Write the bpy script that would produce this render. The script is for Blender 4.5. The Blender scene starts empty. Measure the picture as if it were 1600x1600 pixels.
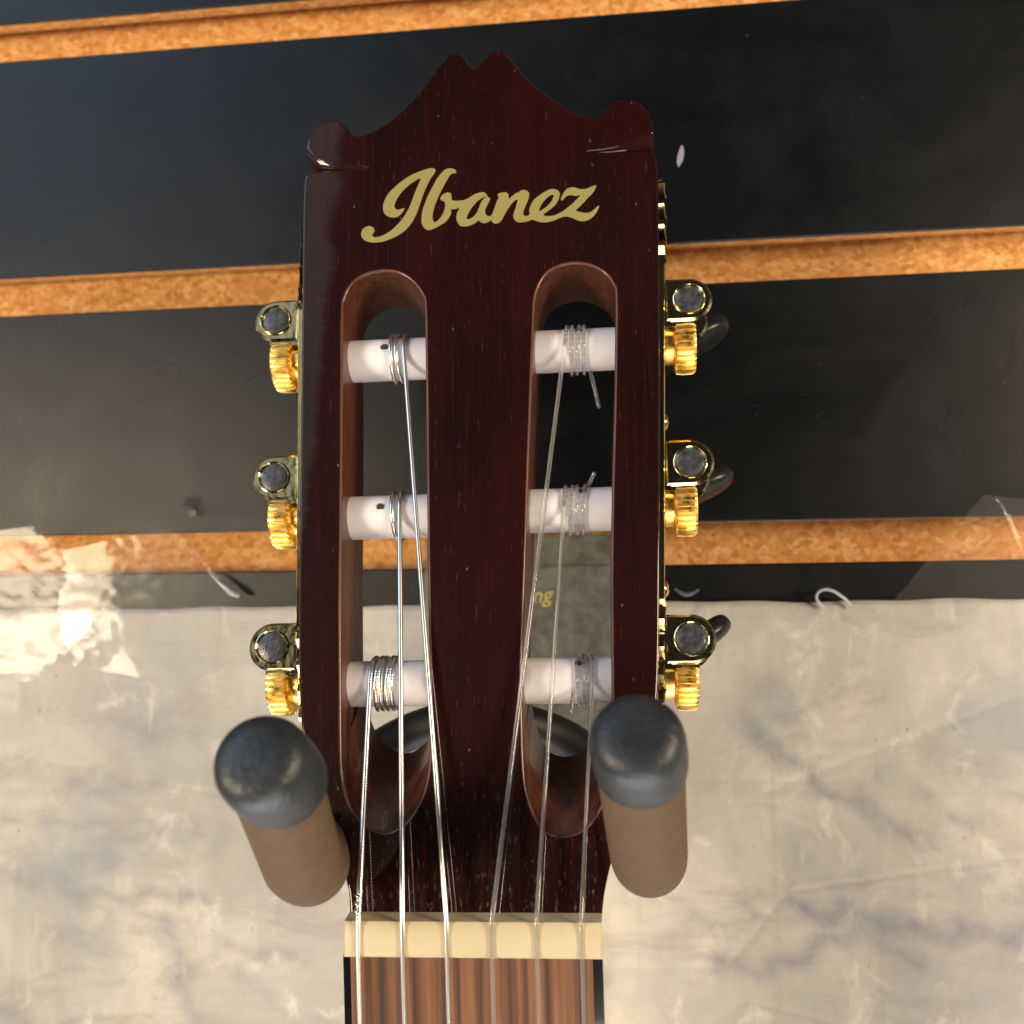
import bpy, bmesh, math, random
import numpy as np
from mathutils import Vector, Matrix, noise
from mathutils.geometry import delaunay_2d_cdt
random.seed(7); np.random.seed(7)
MM = 0.001
C = bpy.context.scene.collection
SC = bpy.context.scene

# ------------------------------------------------------------------ frames
F = 1604.0 / 1600.0                       # focal length in picture widths
def nrm(v): return Vector(v).normalized()
# the axes of the wall seen from the camera (x right, y down, z forward)
WX = nrm((8.3, -0.18, -1.0))
WD = Vector((0.018, 1.0, -0.03)); WD = (WD - WX * WD.dot(WX)).normalized()
WN = WX.cross(WD)
CAM = Vector((0.0, -0.305, 0.0))          # the wall face is the plane y = 0
def c2w(p):
    p = Vector(p); return Vector((p.dot(WX), p.dot(WN), -p.dot(WD)))
def ray(px, py):
    return c2w(((px - 800) / 1600 / F, (py - 800) / 1600 / F, 1.0))
def W(px, py, y=0.0):                     # a spot on the plane y
    r = ray(px, py); return CAM + r * ((y - CAM.y) / r.y)
def AT(px, py, z):                        # a spot z metres ahead of the camera
    return CAM + ray(px, py) * z
# headstock frame: X across, Y into the wood, Z up along the headstock
HXc = nrm((10.4, -0.33, -1.0))
HDc = Vector((0.0077, 1.0, -0.25)); HDc = (HDc - HXc * HDc.dot(HXc)).normalized()
HNc = HXc.cross(HDc)
HO = AT(739, 1425, 0.207)
HX, HY, HZ = c2w(HXc), c2w(HNc), -c2w(HDc)
HM = Matrix(((HX.x, HY.x, HZ.x, HO.x), (HX.y, HY.y, HZ.y, HO.y), (HX.z, HY.z, HZ.z, HO.z), (0, 0, 0, 1)))
HI = HM.inverted()
def H(px, py, d=0.0):                     # local headstock coordinates at depth d below its face
    r = ray(px, py); o = HO + HY * d
    t = (o - CAM).dot(HY) / r.dot(HY)
    return HI @ (CAM + r * t)

# ------------------------------------------------------------------ camera
cd = bpy.data.cameras.new('camera'); cam = bpy.data.objects.new('camera', cd); C.objects.link(cam)
R = Matrix((c2w((1, 0, 0)), c2w((0, -1, 0)), c2w((0, 0, -1)))).transposed()
cam.matrix_world = Matrix.Translation(CAM) @ R.to_4x4()
cd.sensor_width = 36; cd.lens = 36 * F; cd.clip_start = 0.01; cd.clip_end = 50
cd.dof.use_dof = True; cd.dof.focus_distance = 0.226; cd.dof.aperture_fstop = 16
SC.camera = cam

# ------------------------------------------------------------------ world and lamps
wd = bpy.data.worlds.new('World'); SC.world = wd; wd.use_nodes = True
nt = wd.node_tree; bg = nt.nodes['Background']
tc = nt.nodes.new('ShaderNodeTexCoord'); wn = nt.nodes.new('ShaderNodeTexNoise')
wn.inputs['Scale'].default_value = 2.6; wn.inputs['Detail'].default_value = 3
wr = nt.nodes.new('ShaderNodeValToRGB')
wr.color_ramp.elements[0].position = 0.38; wr.color_ramp.elements[0].color = (0.006, 0.006, 0.007, 1)
wr.color_ramp.elements[1].position = 0.72; wr.color_ramp.elements[1].color = (0.62, 0.66, 0.72, 1)
e = wr.color_ramp.elements.new(0.55); e.color = (0.10, 0.09, 0.075, 1)
nt.links.new(tc.outputs['Generated'], wn.inputs['Vector']); nt.links.new(wn.outputs['Fac'], wr.inputs['Fac'])
gx = nt.nodes.new('ShaderNodeSeparateXYZ'); nt.links.new(tc.outputs['Generated'], gx.inputs[0])
gr = nt.nodes.new('ShaderNodeMapRange'); nt.links.new(gx.outputs['Y'], gr.inputs['Value'])      # world dimmed behind the camera so the glossy parts reflect dark
gr.inputs['From Min'].default_value = -0.60; gr.inputs['From Max'].default_value = -0.10
gr.inputs['To Min'].default_value = 0.04; gr.inputs['To Max'].default_value = 1.0
wm = nt.nodes.new('ShaderNodeVectorMath'); wm.operation = 'SCALE'
nt.links.new(wr.outputs['Color'], wm.inputs[0]); nt.links.new(gr.outputs[0], wm.inputs['Scale'])
fz = nt.nodes.new('ShaderNodeMapRange'); nt.links.new(gx.outputs['Z'], fz.inputs['Value'])       # bright glow added from below to put glints on the carved ears
fz.inputs['From Min'].default_value = -0.76; fz.inputs['From Max'].default_value = -0.90; fz.inputs['To Max'].default_value = 3.6
wa = nt.nodes.new('ShaderNodeVectorMath'); wa.operation = 'ADD'
nt.links.new(wm.outputs[0], wa.inputs[0]); nt.links.new(fz.outputs[0], wa.inputs[1])
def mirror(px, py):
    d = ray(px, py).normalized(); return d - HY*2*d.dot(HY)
ra, rb = mirror(527, 340), mirror(492, 600)  # added pale world patch, aimed to mirror in the lacquer of the left rail
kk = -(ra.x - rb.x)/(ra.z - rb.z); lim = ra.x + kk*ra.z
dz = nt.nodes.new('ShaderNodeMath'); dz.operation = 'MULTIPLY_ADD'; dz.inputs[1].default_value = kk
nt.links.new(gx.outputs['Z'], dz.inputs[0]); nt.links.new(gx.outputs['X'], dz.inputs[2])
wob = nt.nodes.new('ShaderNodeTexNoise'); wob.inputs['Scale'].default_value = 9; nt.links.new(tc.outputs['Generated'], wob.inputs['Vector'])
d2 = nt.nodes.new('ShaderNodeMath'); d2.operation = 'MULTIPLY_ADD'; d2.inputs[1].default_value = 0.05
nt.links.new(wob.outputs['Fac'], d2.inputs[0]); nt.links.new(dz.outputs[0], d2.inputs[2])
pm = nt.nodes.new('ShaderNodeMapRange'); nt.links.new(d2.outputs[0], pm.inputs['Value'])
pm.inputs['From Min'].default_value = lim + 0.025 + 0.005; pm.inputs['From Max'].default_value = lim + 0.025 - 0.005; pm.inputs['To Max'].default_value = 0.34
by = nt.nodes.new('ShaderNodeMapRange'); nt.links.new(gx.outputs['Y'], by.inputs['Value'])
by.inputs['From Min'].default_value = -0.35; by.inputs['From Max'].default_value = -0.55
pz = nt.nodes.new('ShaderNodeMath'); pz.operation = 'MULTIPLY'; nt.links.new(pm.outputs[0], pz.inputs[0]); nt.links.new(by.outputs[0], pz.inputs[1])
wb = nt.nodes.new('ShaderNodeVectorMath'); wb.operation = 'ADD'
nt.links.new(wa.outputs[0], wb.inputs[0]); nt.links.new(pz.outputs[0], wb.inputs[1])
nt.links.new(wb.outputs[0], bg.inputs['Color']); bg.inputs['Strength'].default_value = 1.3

def area(name, loc, target, size, power, col, sy=None, spread=None):
    l = bpy.data.lights.new(name, 'AREA'); l.energy = power; l.color = col
    l.shape = 'RECTANGLE' if sy else 'SQUARE'; l.size = size
    if sy: l.size_y = sy
    if spread: l.spread = math.radians(spread)
    o = bpy.data.objects.new(name, l); C.objects.link(o); o.location = loc
    o.rotation_euler = (Vector(target) - Vector(loc)).to_track_quat('-Z', 'Y').to_euler()
    return o
area('warm_lamp_low', (0.10, -0.56, -0.46), (0.0, -0.06, -0.06), 0.26, 1.5, (1.0, 0.84, 0.64))
area('warm_lamp_left', (-0.67, -0.74, -0.06), (-0.15, 0, -0.04), 0.20, 8.0, (1.0, 0.80, 0.54))
area('warm_lamp_right', (0.85, -0.60, 0.16), (0.05, -0.05, -0.03), 0.28, 12.5, (1.0, 0.82, 0.58))
area('window_light', (-1.00, -0.80, 0.80), (0, 0, 0), 0.8, 6.5, (0.42, 0.68, 1.0))

SC.view_settings.view_transform = 'Standard'; SC.view_settings.look = 'None'
SC.view_settings.exposure = 0; SC.view_settings.gamma = 1; SC.view_settings.use_curve_mapping = False
SC.cycles.max_bounces = 10; SC.cycles.transmission_bounces = 8; SC.cycles.transparent_max_bounces = 12
SC.cycles.sample_clamp_indirect = 6

# ------------------------------------------------------------------ helpers
def link(name, me, mat, parent=None, smooth=True, angle=None):
    o = bpy.data.objects.new(name, me); C.objects.link(o)
    if mat:
        for m in (mat if isinstance(mat, (list, tuple)) else [mat]): me.materials.append(m)
    if parent: o.parent = parent
    if smooth:
        me.polygons.foreach_set('use_smooth', [True] * len(me.polygons))
        if angle is not None: me.set_sharp_from_angle(angle=math.radians(angle))
    return o
def mesh(name, vs, fs):
    me = bpy.data.meshes.new(name); me.from_pydata([tuple(v) for v in vs], [], fs); me.update(); return me
def fixn(me):
    b = bmesh.new(); b.from_mesh(me); bmesh.ops.recalc_face_normals(b, faces=b.faces); b.to_mesh(me); b.free()
def tag(o, label=None, cat=None, group=None, kind=None):
    if label: o['label'] = label
    if cat: o['category'] = cat
    if group: o['group'] = group
    if kind: o['kind'] = kind
    return o
def empty(name, loc=(0, 0, 0)):
    o = bpy.data.objects.new(name, None); C.objects.link(o); o.location = loc; o.empty_display_size = 0.01; return o
class MB:
    """collects shapes, builds one mesh"""
    def __init__(s): s.v = []; s.f = []; s.m = []
    def add(s, vs, fs, mi=0):
        n = len(s.v); s.v += [Vector(v) for v in vs]; s.f += [tuple(i + n for i in f) for f in fs]; s.m += [mi] * len(fs)
    def box(s, a, b, mi=0):
        x0, y0, z0 = a; x1, y1, z1 = b
        s.add([(x0,y0,z0),(x1,y0,z0),(x1,y1,z0),(x0,y1,z0),(x0,y0,z1),(x1,y0,z1),(x1,y1,z1),(x0,y1,z1)],
              [(0,3,2,1),(4,5,6,7),(0,1,5,4),(1,2,6,5),(2,3,7,6),(3,0,4,7)], mi)
    def tube(s, pts, rad, seg=16, caps=True, mi=0):
        pts = [Vector(p) for p in pts]; n = len(pts)
        rs = rad if isinstance(rad, (list, tuple)) else [rad] * n
        t0 = (pts[1] - pts[0]).normalized()
        a = t0.orthogonal().normalized(); vs = []; fs = []
        for i, p in enumerate(pts):
            t = (pts[min(i+1, n-1)] - pts[max(i-1, 0)]).normalized()
            a = (a - t * a.dot(t)).normalized(); b = t.cross(a)
            for k in range(seg):
                th = 2 * math.pi * k / seg
                vs.append(p + (a * math.cos(th) + b * math.sin(th)) * rs[i])
        for i in range(n - 1):
            for k in range(seg):
                k2 = (k + 1) % seg
                fs.append((i*seg+k, i*seg+k2, (i+1)*seg+k2, (i+1)*seg+k))
        if caps:
            fs.append(tuple(reversed(range(seg)))); fs.append(tuple((n-1)*seg + k for k in range(seg)))
        s.add(vs, fs, mi)
    def lathe(s, org, ax, prof, seg=32, mi=0):
        """prof: (t along axis, radius)"""
        org = Vector(org); ax = Vector(ax).normalized()
        s.tube_r(org, ax, prof, seg, mi)
    def tube_r(s, org, ax, prof, seg, mi, rfun=None):
        a = ax.orthogonal().normalized(); b = ax.cross(a); vs = []; fs = []
        for i, (t, r) in enumerate(prof):
            for k in range(seg):
                th = 2 * math.pi * k / seg
                rr = r if rfun is None else rfun(i, k, r)
                vs.append(org + ax * t + (a * math.cos(th) + b * math.sin(th)) * rr)
        n = len(prof)
        for i in range(n - 1):
            for k in range(seg):
                k2 = (k + 1) % seg; fs.append((i*seg+k, i*seg+k2, (i+1)*seg+k2, (i+1)*seg+k))
        fs.append(tuple(reversed(range(seg)))); fs.append(tuple((n-1)*seg + k for k in range(seg)))
        s.add(vs, fs, mi)
    def build(s, name, mat, parent=None, smooth=True, angle=35, fix=True):
        me = mesh(name, s.v, s.f)
        me.polygons.foreach_set('material_index', s.m)
        if fix: fixn(me)
        return link(name, me, mat, parent, smooth, angle)

def bez(P, n=24):
    out = []; P = [Vector(p) for p in P]
    for i in range(len(P)-1):
        p0, p1, p2, p3 = P[max(i-1, 0)], P[i], P[i+1], P[min(i+2, len(P)-1)]
        for k in range(n):
            t = k/n; out.append(0.5*(2*p1+(p2-p0)*t+(2*p0-5*p1+4*p2-p3)*t*t+(3*p1-p0-3*p2+p3)*t**3))
    out.append(P[-1]); return out
def smooth_closed(pts, step, corners=()):
    """Catmull-Rom through closed 2-D points, corners kept"""
    n = len(pts); out = []
    for i in range(n):
        p0, p1, p2, p3 = pts[i-1], pts[i], pts[(i+1) % n], pts[(i+2) % n]
        if i in corners: p0 = p1
        if (i+1) % n in corners: p3 = p2
        L = math.dist(p1, p2); m = max(1, int(L / step))
        for k in range(m):
            t = k / m; q = []
            for j in (0, 1):
                a, b, c, d = p0[j], p1[j], p2[j], p3[j]
                q.append(0.5 * (2*b + (c-a)*t + (2*a-5*b+4*c-d)*t*t + (3*b-a-3*c+d)*t**3))
            out.append(tuple(q))
    return out
def area2(p): return 0.5 * sum(p[i][0]*p[(i+1) % len(p)][1] - p[(i+1) % len(p)][0]*p[i][1] for i in range(len(p)))
def inset(p, d):
    """move a CCW contour inwards by d (negative: outwards)"""
    n = len(p); o = []
    for i in range(n):
        a, b, c = Vector(p[i-1]), Vector(p[i]), Vector(p[(i+1) % n])
        e1 = (b-a); e2 = (c-b)
        if e1.length < 1e-9: e1 = e2
        e1.normalize(); e2 = e2.normalized() if e2.length > 1e-9 else e1
        n1 = Vector((-e1.y, e1.x)); n2 = Vector((-e2.y, e2.x)); m = (n1+n2)
        if m.length < 1e-6: m = n1
        m.normalize(); k = min(1.6, 1 / max(0.3, m.dot(n1)))
        o.append(tuple(b + m * d * k))
    return o
def inside(pt, poly):
    x, y = pt; r = False; n = len(poly); j = n - 1
    for i in range(n):
        xi, yi = poly[i]; xj, yj = poly[j]
        if (yi > y) != (yj > y) and x < (xj-xi)*(y-yi)/(yj-yi)+xi: r = not r
        j = i
    return r
def fill(outers, holes, extra=()):
    vs = []; es = []
    for poly in list(outers) + list(holes):
        n = len(vs); vs += [Vector(q) for q in poly]; es += [(n+i, n+(i+1) % len(poly)) for i in range(len(poly))]
    vs += [Vector(q) for q in extra]
    S = 1000.0
    ov, oe, of, *_ = delaunay_2d_cdt([v * S for v in vs], es, [], 0, 1e-5)
    ov = [v / S for v in ov]; keep = []
    for f in of:
        c = (ov[f[0]] + ov[f[1]] + ov[f[2]]) / 3
        if any(inside(c, o) for o in outers) and not any(inside(c, h) for h in holes): keep.append(tuple(f))
    return ov, keep

# ------------------------------------------------------------------ materials
class NT:
    def __init__(s, name):
        s.m = bpy.data.materials.new(name); s.m.use_nodes = True; s.t = s.m.node_tree
        s.b = s.t.nodes['Principled BSDF']
    def n(s, typ, **kw):
        x = s.t.nodes.new('ShaderNode' + typ)
        for k, v in kw.items():
            if k in x.inputs: x.inputs[k].default_value = v
            else: setattr(x, k, v)
        return x
    def l(s, a, b): s.t.links.new(a, b)
    def set(s, **kw):
        for k, v in kw.items(): s.b.inputs[k.replace('_', ' ')].default_value = v
        return s
    def co(s, scale=(1, 1, 1), kind='Object'):
        t = s.n('TexCoord'); m = s.n('Mapping'); m.inputs['Scale'].default_value = scale
        s.l(t.outputs[kind], m.inputs['Vector']); return m.outputs['Vector']
    def noise(s, vec, scale, detail=4, rough=0.55, dist=0.0):
        x = s.n('TexNoise'); x.inputs['Scale'].default_value = scale; x.inputs['Detail'].default_value = detail
        x.inputs['Roughness'].default_value = rough; x.inputs['Distortion'].default_value = dist
        s.l(vec, x.inputs['Vector']); return x.outputs['Fac']
    def ramp(s, fac, stops):
        r = s.n('ValToRGB'); el = r.color_ramp.elements
        for i, (p, c) in enumerate(stops):
            c = tuple(c) + (1,) if len(c) == 3 else c
            if i < 2: el[i].position = p; el[i].color = c
            else: q = el.new(p); q.color = c
        s.l(fac, r.inputs['Fac']); return r.outputs['Color']
    def mix(s, f, a, b, mode='MIX'):
        x = s.n('Mix', data_type='RGBA', blend_type=mode)
        for i, v in ((0, f), (6, a), (7, b)):
            if hasattr(v, 'is_output'): s.l(v, x.inputs[i])
            else: x.inputs[i].default_value = v if i == 0 else (tuple(v) + (1,) if len(v) == 3 else v)
        return x.outputs[2]
    def bump(s, h, strength, dist):
        x = s.n('Bump'); x.inputs['Strength'].default_value = strength; x.inputs['Distance'].default_value = dist
        s.l(h, x.inputs['Height']); s.l(x.outputs['Normal'], s.b.inputs['Normal']); return x
    def color(s, c): s.l(c, s.b.inputs['Base Color'])

def m_headstock():
    t = NT('dark_stained_wood').set(Roughness=0.55, Specular_IOR_Level=0.08, Coat_Weight=1.0, Coat_Roughness=0.03, Coat_IOR=1.5)
    v = t.co((1, 1, 0.045)); v2 = t.co((1, 1, 0.09))
    g = t.noise(v, 900, 5, 0.6, 0.3)
    base = t.ramp(g, [(0.28, (0.004, 0.0007, 0.0008)), (0.55, (0.009, 0.0012, 0.0011)), (0.80, (0.036, 0.0046, 0.003))])
    big = t.noise(t.co((1, 1, 0.25)), 55, 3)
    base = t.mix(t.ramp(big, [(0.35, (0, 0, 0)), (0.66, (0.9,)*3)]), base, (0.019, 0.0024, 0.0018))
    pore = t.noise(v2, 2300, 2, 0.5)
    base = t.mix(t.ramp(pore, [(0.66, (0, 0, 0)), (0.76, (0.55, 0.55, 0.55))]), base, (0.12, 0.030, 0.014))
    # dust specks, thicker towards the nut where the guitar is never wiped
    vo = t.n('TexVoronoi'); vo.inputs['Scale'].default_value = 420; t.l(t.co((1, 1, 0.55)), vo.inputs['Vector'])
    sp = t.ramp(vo.outputs['Distance'], [(0.05, (1, 1, 1)), (0.13, (0, 0, 0))])
    msk = t.ramp(t.noise(t.co(), 260, 2), [(0.56, (0, 0, 0)), (0.68, (0.55, 0.55, 0.55))])
    d = t.mix(1.0, sp, msk, 'MULTIPLY')
    ob = t.n('TexCoord'); sx = t.n('SeparateXYZ'); t.l(ob.outputs['Object'], sx.inputs[0])
    mr = t.n('MapRange'); t.l(sx.outputs['Z'], mr.inputs['Value']); mr.inputs['From Min'].default_value = 0.0; mr.inputs['From Max'].default_value = 0.035
    mr.inputs['To Min'].default_value = 1.0; mr.inputs['To Max'].default_value = 0.0
    sm = t.ramp(t.noise(t.co((1, 1, 0.35)), 1100, 3, 0.7), [(0.58, (0, 0, 0)), (0.72, (0.5,)*3)])
    dd = t.mix(1.0, sm, mr.outputs[0], 'MULTIPLY')
    base = t.mix(dd, base, (0.22, 0.15, 0.15))
    base = t.mix(d, base, (0.30, 0.24, 0.22)); t.color(base)
    t.bump(g, 0.06, 0.0004)
    return t.m
def m_slotwood():
    t = NT('lacquered_mahogany_slot').set(Roughness=0.45, Coat_Weight=0.35, Coat_Roughness=0.12)
    g = t.noise(t.co((1, 1, 0.08)), 700, 5, 0.6)
    t.color(t.ramp(g, [(0.3, (0.04, 0.010, 0.005)), (0.7, (0.125, 0.036, 0.017))]))
    t.bump(g, 0.1, 0.0004); return t.m
def m_fret():
    t = NT('striped_rosewood').set(Roughness=0.5)
    a = t.noise(t.co((1, 0.01, 0.012)), 300, 3, 0.5, 0.0)
    c = t.ramp(a, [(0.36, (0.035, 0.013, 0.008)), (0.46, (0.10, 0.038, 0.017)), (0.56, (0.20, 0.088, 0.038)), (0.7, (0.12, 0.045, 0.019))])
    f = t.noise(t.co((1, 0.02, 0.03)), 2400, 3, 0.6)
    c = t.mix(t.ramp(f, [(0.55, (0, 0, 0)), (0.75, (0.6, 0.6, 0.6))]), c, (0.03, 0.012, 0.008)); t.color(c)
    t.bump(f, 0.2, 0.0002); return t.m
def m_metal(name, col, rough=0.12, bumpy=0.0):
    t = NT(name).set(Metallic=1.0, Roughness=rough); t.b.inputs['Base Color'].default_value = (*col, 1)
    n = t.noise(t.co(), 500, 3)
    if 'wire' not in name: t.l(t.ramp(n, [(0.3, (rough*0.7,)*3), (0.75, (rough*1.8,)*3)]), t.b.inputs['Roughness'])
    if bumpy: t.bump(t.noise(t.co(), 260, 2), bumpy, 0.0005)
    return t.m
def m_plain(name, col, rough=0.5, var=0.0, scale=200, bumpy=0.0, **kw):
    t = NT(name).set(Roughness=rough, **kw)
    n = t.noise(t.co(), scale, 4)
    lo = tuple(c * (1 - var) for c in col); hi = tuple(min(1, c * (1 + var)) for c in col)
    t.color(t.ramp(n, [(0.3, lo), (0.7, hi)]))
    if bumpy: t.bump(t.noise(t.co(), scale * 4, 3), bumpy, 0.0003)
    return t.m
def m_laminate():
    t = NT('black_laminate').set(Roughness=0.30, Specular_IOR_Level=0.30)
    n = t.noise(t.co(), 30, 4); c = t.ramp(n, [(0.3, (0.0022, 0.0027, 0.0036)), (0.7, (0.0045, 0.0055, 0.0072))])
    vo = t.n('TexVoronoi'); vo.inputs['Scale'].default_value = 130; t.l(t.co(), vo.inputs['Vector'])
    sp = t.ramp(vo.outputs['Distance'], [(0.03, (0.5,)*3), (0.07, (0, 0, 0))]); mk = t.ramp(t.noise(t.co(), 70, 2), [(0.5, (0, 0, 0)), (0.7, (1,)*3)])
    c = t.mix(t.mix(1.0, sp, mk, 'MULTIPLY'), c, (0.12, 0.125, 0.13))
    hz = t.ramp(t.noise(t.co((1, 1, 1.3)), 18, 5, 0.62, 1.2), [(0.55, (0, 0, 0)), (0.75, (0.14,)*3)]); c = t.mix(hz, c, (0.03, 0.032, 0.036)); t.color(c)
    sm = t.noise(t.co((1, 1, 1.6)), 22, 5, 0.6, 1.5)
    t.l(t.ramp(sm, [(0.35, (0.27,)*3), (0.62, (0.36,)*3)]), t.b.inputs['Roughness'])
    t.bump(t.noise(t.co(), 2600, 3, 0.75), 0.42, 0.00022)
    return t.m
def m_board():
    t = NT('particle_board').set(Roughness=0.75)
    vo = t.n('TexVoronoi', feature='F1'); vo.inputs['Scale'].default_value = 800
    t.l(t.co((0.6, 1, 0.8)), vo.inputs['Vector'])
    sep = t.n('SeparateColor'); t.l(vo.outputs['Color'], sep.inputs['Color'])
    c = t.ramp(sep.outputs[0], [(0.0, (0.50, 0.21, 0.05)), (0.35, (0.66, 0.32, 0.09)), (0.75, (0.74, 0.39, 0.13)), (1.0, (0.80, 0.50, 0.22))])
    n = t.noise(t.co((0.6, 1, 1)), 900, 6, 0.7)
    c = t.mix(t.ramp(n, [(0.35, (0.55,)*3), (0.5, (0, 0, 0))]), c, (0.40, 0.17, 0.04))
    big = t.noise(t.co(), 60, 2); c = t.mix(t.ramp(big, [(0.4, (0, 0, 0)), (0.75, (0.3,)*3)]), c, (0.52, 0.22, 0.06))
    t.color(c); t.bump(n, 0.6, 0.0008); return t.m
def m_sheet():
    t = NT('printed_marble_sheet').set(Roughness=0.55, Specular_IOR_Level=0.35)
    at = t.n('Attribute', attribute_name='vein')
    base = t.ramp(t.noise(t.co(), 13, 5, 0.6, 0.6), [(0.30, (0.33, 0.32, 0.32)), (0.46, (0.42, 0.40, 0.37)), (0.6, (0.53, 0.495, 0.42)), (0.75, (0.61, 0.57, 0.47))])
    cloud = t.ramp(t.noise(t.co((0.7, 1, 1)), 17, 6, 0.62, 0.9), [(0.50, (0, 0, 0)), (0.66, (0.7,)*3)])
    base = t.mix(cloud, base, (0.33, 0.335, 0.36))
    m1 = t.ramp(t.noise(t.co((0.5, 1, 1)), 46, 7, 0.7, 1.0), [(0.50, (0, 0, 0)), (0.66, (0.65,)*3)])
    base = t.mix(m1, base, (0.29, 0.255, 0.265))
    m2 = t.ramp(t.noise(t.co((1, 1, 0.45)), 120, 6, 0.72, 0.5), [(0.46, (0, 0, 0)), (0.68, (0.5,)*3)])
    base = t.mix(m2, base, (0.37, 0.33, 0.29))
    hi = t.ramp(t.noise(t.co((1, 1, 0.7)), 75, 5, 0.65, 0.7), [(0.56, (0, 0, 0)), (0.7, (0.5,)*3)])
    base = t.mix(hi, base, (0.74, 0.70, 0.60))
    for sc, k in (((1, 1, 0.015), 150), ((0.02, 1, 1), 120)):
        wv = t.ramp(t.noise(t.co(sc), k, 3, 0.5), [(0.60, (0, 0, 0)), (0.68, (0.28,)*3)])
        base = t.mix(wv, base, (0.33, 0.31, 0.28))
    brk = t.ramp(t.noise(t.co(), 130, 6, 0.72, 0.8), [(0.30, (0.30,)*3), (0.62, (1, 1, 1))])
    vv = t.mix(1.0, at.outputs['Color'], brk, 'MULTIPLY')
    base = t.mix(vv, base, (0.20, 0.20, 0.25))
    sp = t.ramp(t.noise(t.co(), 520, 2), [(0.72, (0, 0, 0)), (0.77, (0.6,)*3)])
    base = t.mix(sp, base, (0.20, 0.17, 0.13)); t.color(base)
    cr = t.n('TexVoronoi', feature='DISTANCE_TO_EDGE'); cr.inputs['Scale'].default_value = 9; t.l(t.co((1, 1, 1.6)), cr.inputs['Vector'])
    h = t.mix(0.5, t.noise(t.co((1, 1, 0.3)), 60, 4), t.ramp(cr.outputs['Distance'], [(0.0, (0, 0, 0)), (0.02, (1, 1, 1))]))
    t.bump(h, 0.35, 0.001); return t.m
def m_tape(rough=0.06, milky=0.05, gain=1.1):
    t = NT('clear_tape'); nt = t.t; out = nt.nodes['Material Output']
    nt.nodes.remove(t.b)
    tr = t.n('BsdfTransparent'); gl = t.n('BsdfAnisotropic'); gl.inputs['Roughness'].default_value = rough
    df = t.n('BsdfDiffuse'); df.inputs['Color'].default_value = (0.75, 0.72, 0.66, 1)
    lw = t.n('LayerWeight'); lw.inputs['Blend'].default_value = 0.5
    pw = t.n('Math', operation='POWER'); pw.inputs[1].default_value = 4.0; t.l(lw.outputs['Facing'], pw.inputs[0])
    fr = t.n('Math', operation='MULTIPLY_ADD'); fr.inputs[1].default_value = 0.9; fr.inputs[2].default_value = 0.06; t.l(pw.outputs[0], fr.inputs[0])
    n = t.noise(t.co((0.6, 1, 1)), 60, 3, 0.5, 0.6); b = t.n('Bump'); b.inputs['Strength'].default_value = 0.45; b.inputs['Distance'].default_value = 0.0015
    t.l(n, b.inputs['Height']); t.l(b.outputs['Normal'], gl.inputs['Normal']); t.l(b.outputs['Normal'], lw.inputs['Normal'])
    ml = t.n('Math', operation='MULTIPLY_ADD'); ml.inputs[1].default_value = gain; ml.inputs[2].default_value = 0.0
    t.l(fr.outputs[0], ml.inputs[0])
    a = t.n('MixShader'); a.inputs[0].default_value = milky; t.l(tr.outputs[0], a.inputs[1]); t.l(df.outputs[0], a.inputs[2])
    c = t.n('MixShader'); t.l(ml.outputs[0], c.inputs[0]); t.l(a.outputs[0], c.inputs[1]); t.l(gl.outputs[0], c.inputs[2])
    t.l(c.outputs[0], out.inputs['Surface']); return t.m
def m_nylon():
    t = NT('clear_nylon').set(Roughness=0.08, Transmission_Weight=0.9, IOR=1.5, Base_Color=(0.93, 0.92, 0.9, 1)); return t.m

M_head, M_slot, M_fret = m_headstock(), m_slotwood(), m_fret()
M_gold = m_metal('gold_plate', (0.86, 0.66, 0.30), 0.09, 0.04)
M_gear = m_metal('yellow_gold_gear', (1.0, 0.70, 0.22), 0.30)
M_bracket = m_metal('smoky_gold_bracket', (0.66, 0.57, 0.32), 0.13, 0.25)
M_stud = m_plain('dull_steel_stud', (0.06, 0.065, 0.075), 0.25, 0.6, 600, 0.3, Metallic=0.3)
M_steel = m_metal('silver_wound_wire', (0.88, 0.87, 0.84), 0.30)
M_post = m_plain('white_plastic_roller', (0.72, 0.70, 0.75), 0.42, 0.03, 150, Subsurface_Weight=0.15, Subsurface_Radius=(0.002, 0.0015, 0.001), Subsurface_Scale=1.0)
M_dark = m_plain('dark_hole', (0.03, 0.02, 0.02), 0.8)
M_nut = m_plain('cream_nut', (0.53, 0.455, 0.31), 0.42, 0.05, 120, 0.05)
M_black = m_plain('black_neck_lacquer', (0.008, 0.008, 0.010), 0.15, 0.2, Coat_Weight=0.6)
M_button = m_plain('black_pearl_button', (0.012, 0.012, 0.013), 0.30, 0.5, 300, Specular_IOR_Level=0.25)
M_logo = m_plain('gold_decal', (0.27, 0.235, 0.075), 0.55, 0.12, 2500, Coat_Weight=0.3)
M_lam, M_board, M_sheet = m_laminate(), m_board(), m_sheet()
M_tape, M_tape2 = m_tape(0.19, 0.02, 0.28), m_tape(0.10, 0.035, 0.22)
M_nylon = m_nylon()
M_foam = m_plain('tan_foam_sleeve', (0.078, 0.042, 0.017), 0.8, 0.14, 300, 0.45)
M_cap = m_plain('black_rubber_cap', (0.016, 0.020, 0.026), 0.46, 0.5, 220, 0.6)
M_yoke = m_plain('black_powder_coat', (0.006, 0.006, 0.006), 0.5, 0.2, 500, 0.3)
M_plate = m_plain('grey_black_coated_plate', (0.13, 0.13, 0.115), 0.40, 0.35, 260, 0.5)
M_ylet = m_plain('yellow_print', (0.42, 0.36, 0.12), 0.5, 0.2, 800)
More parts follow.
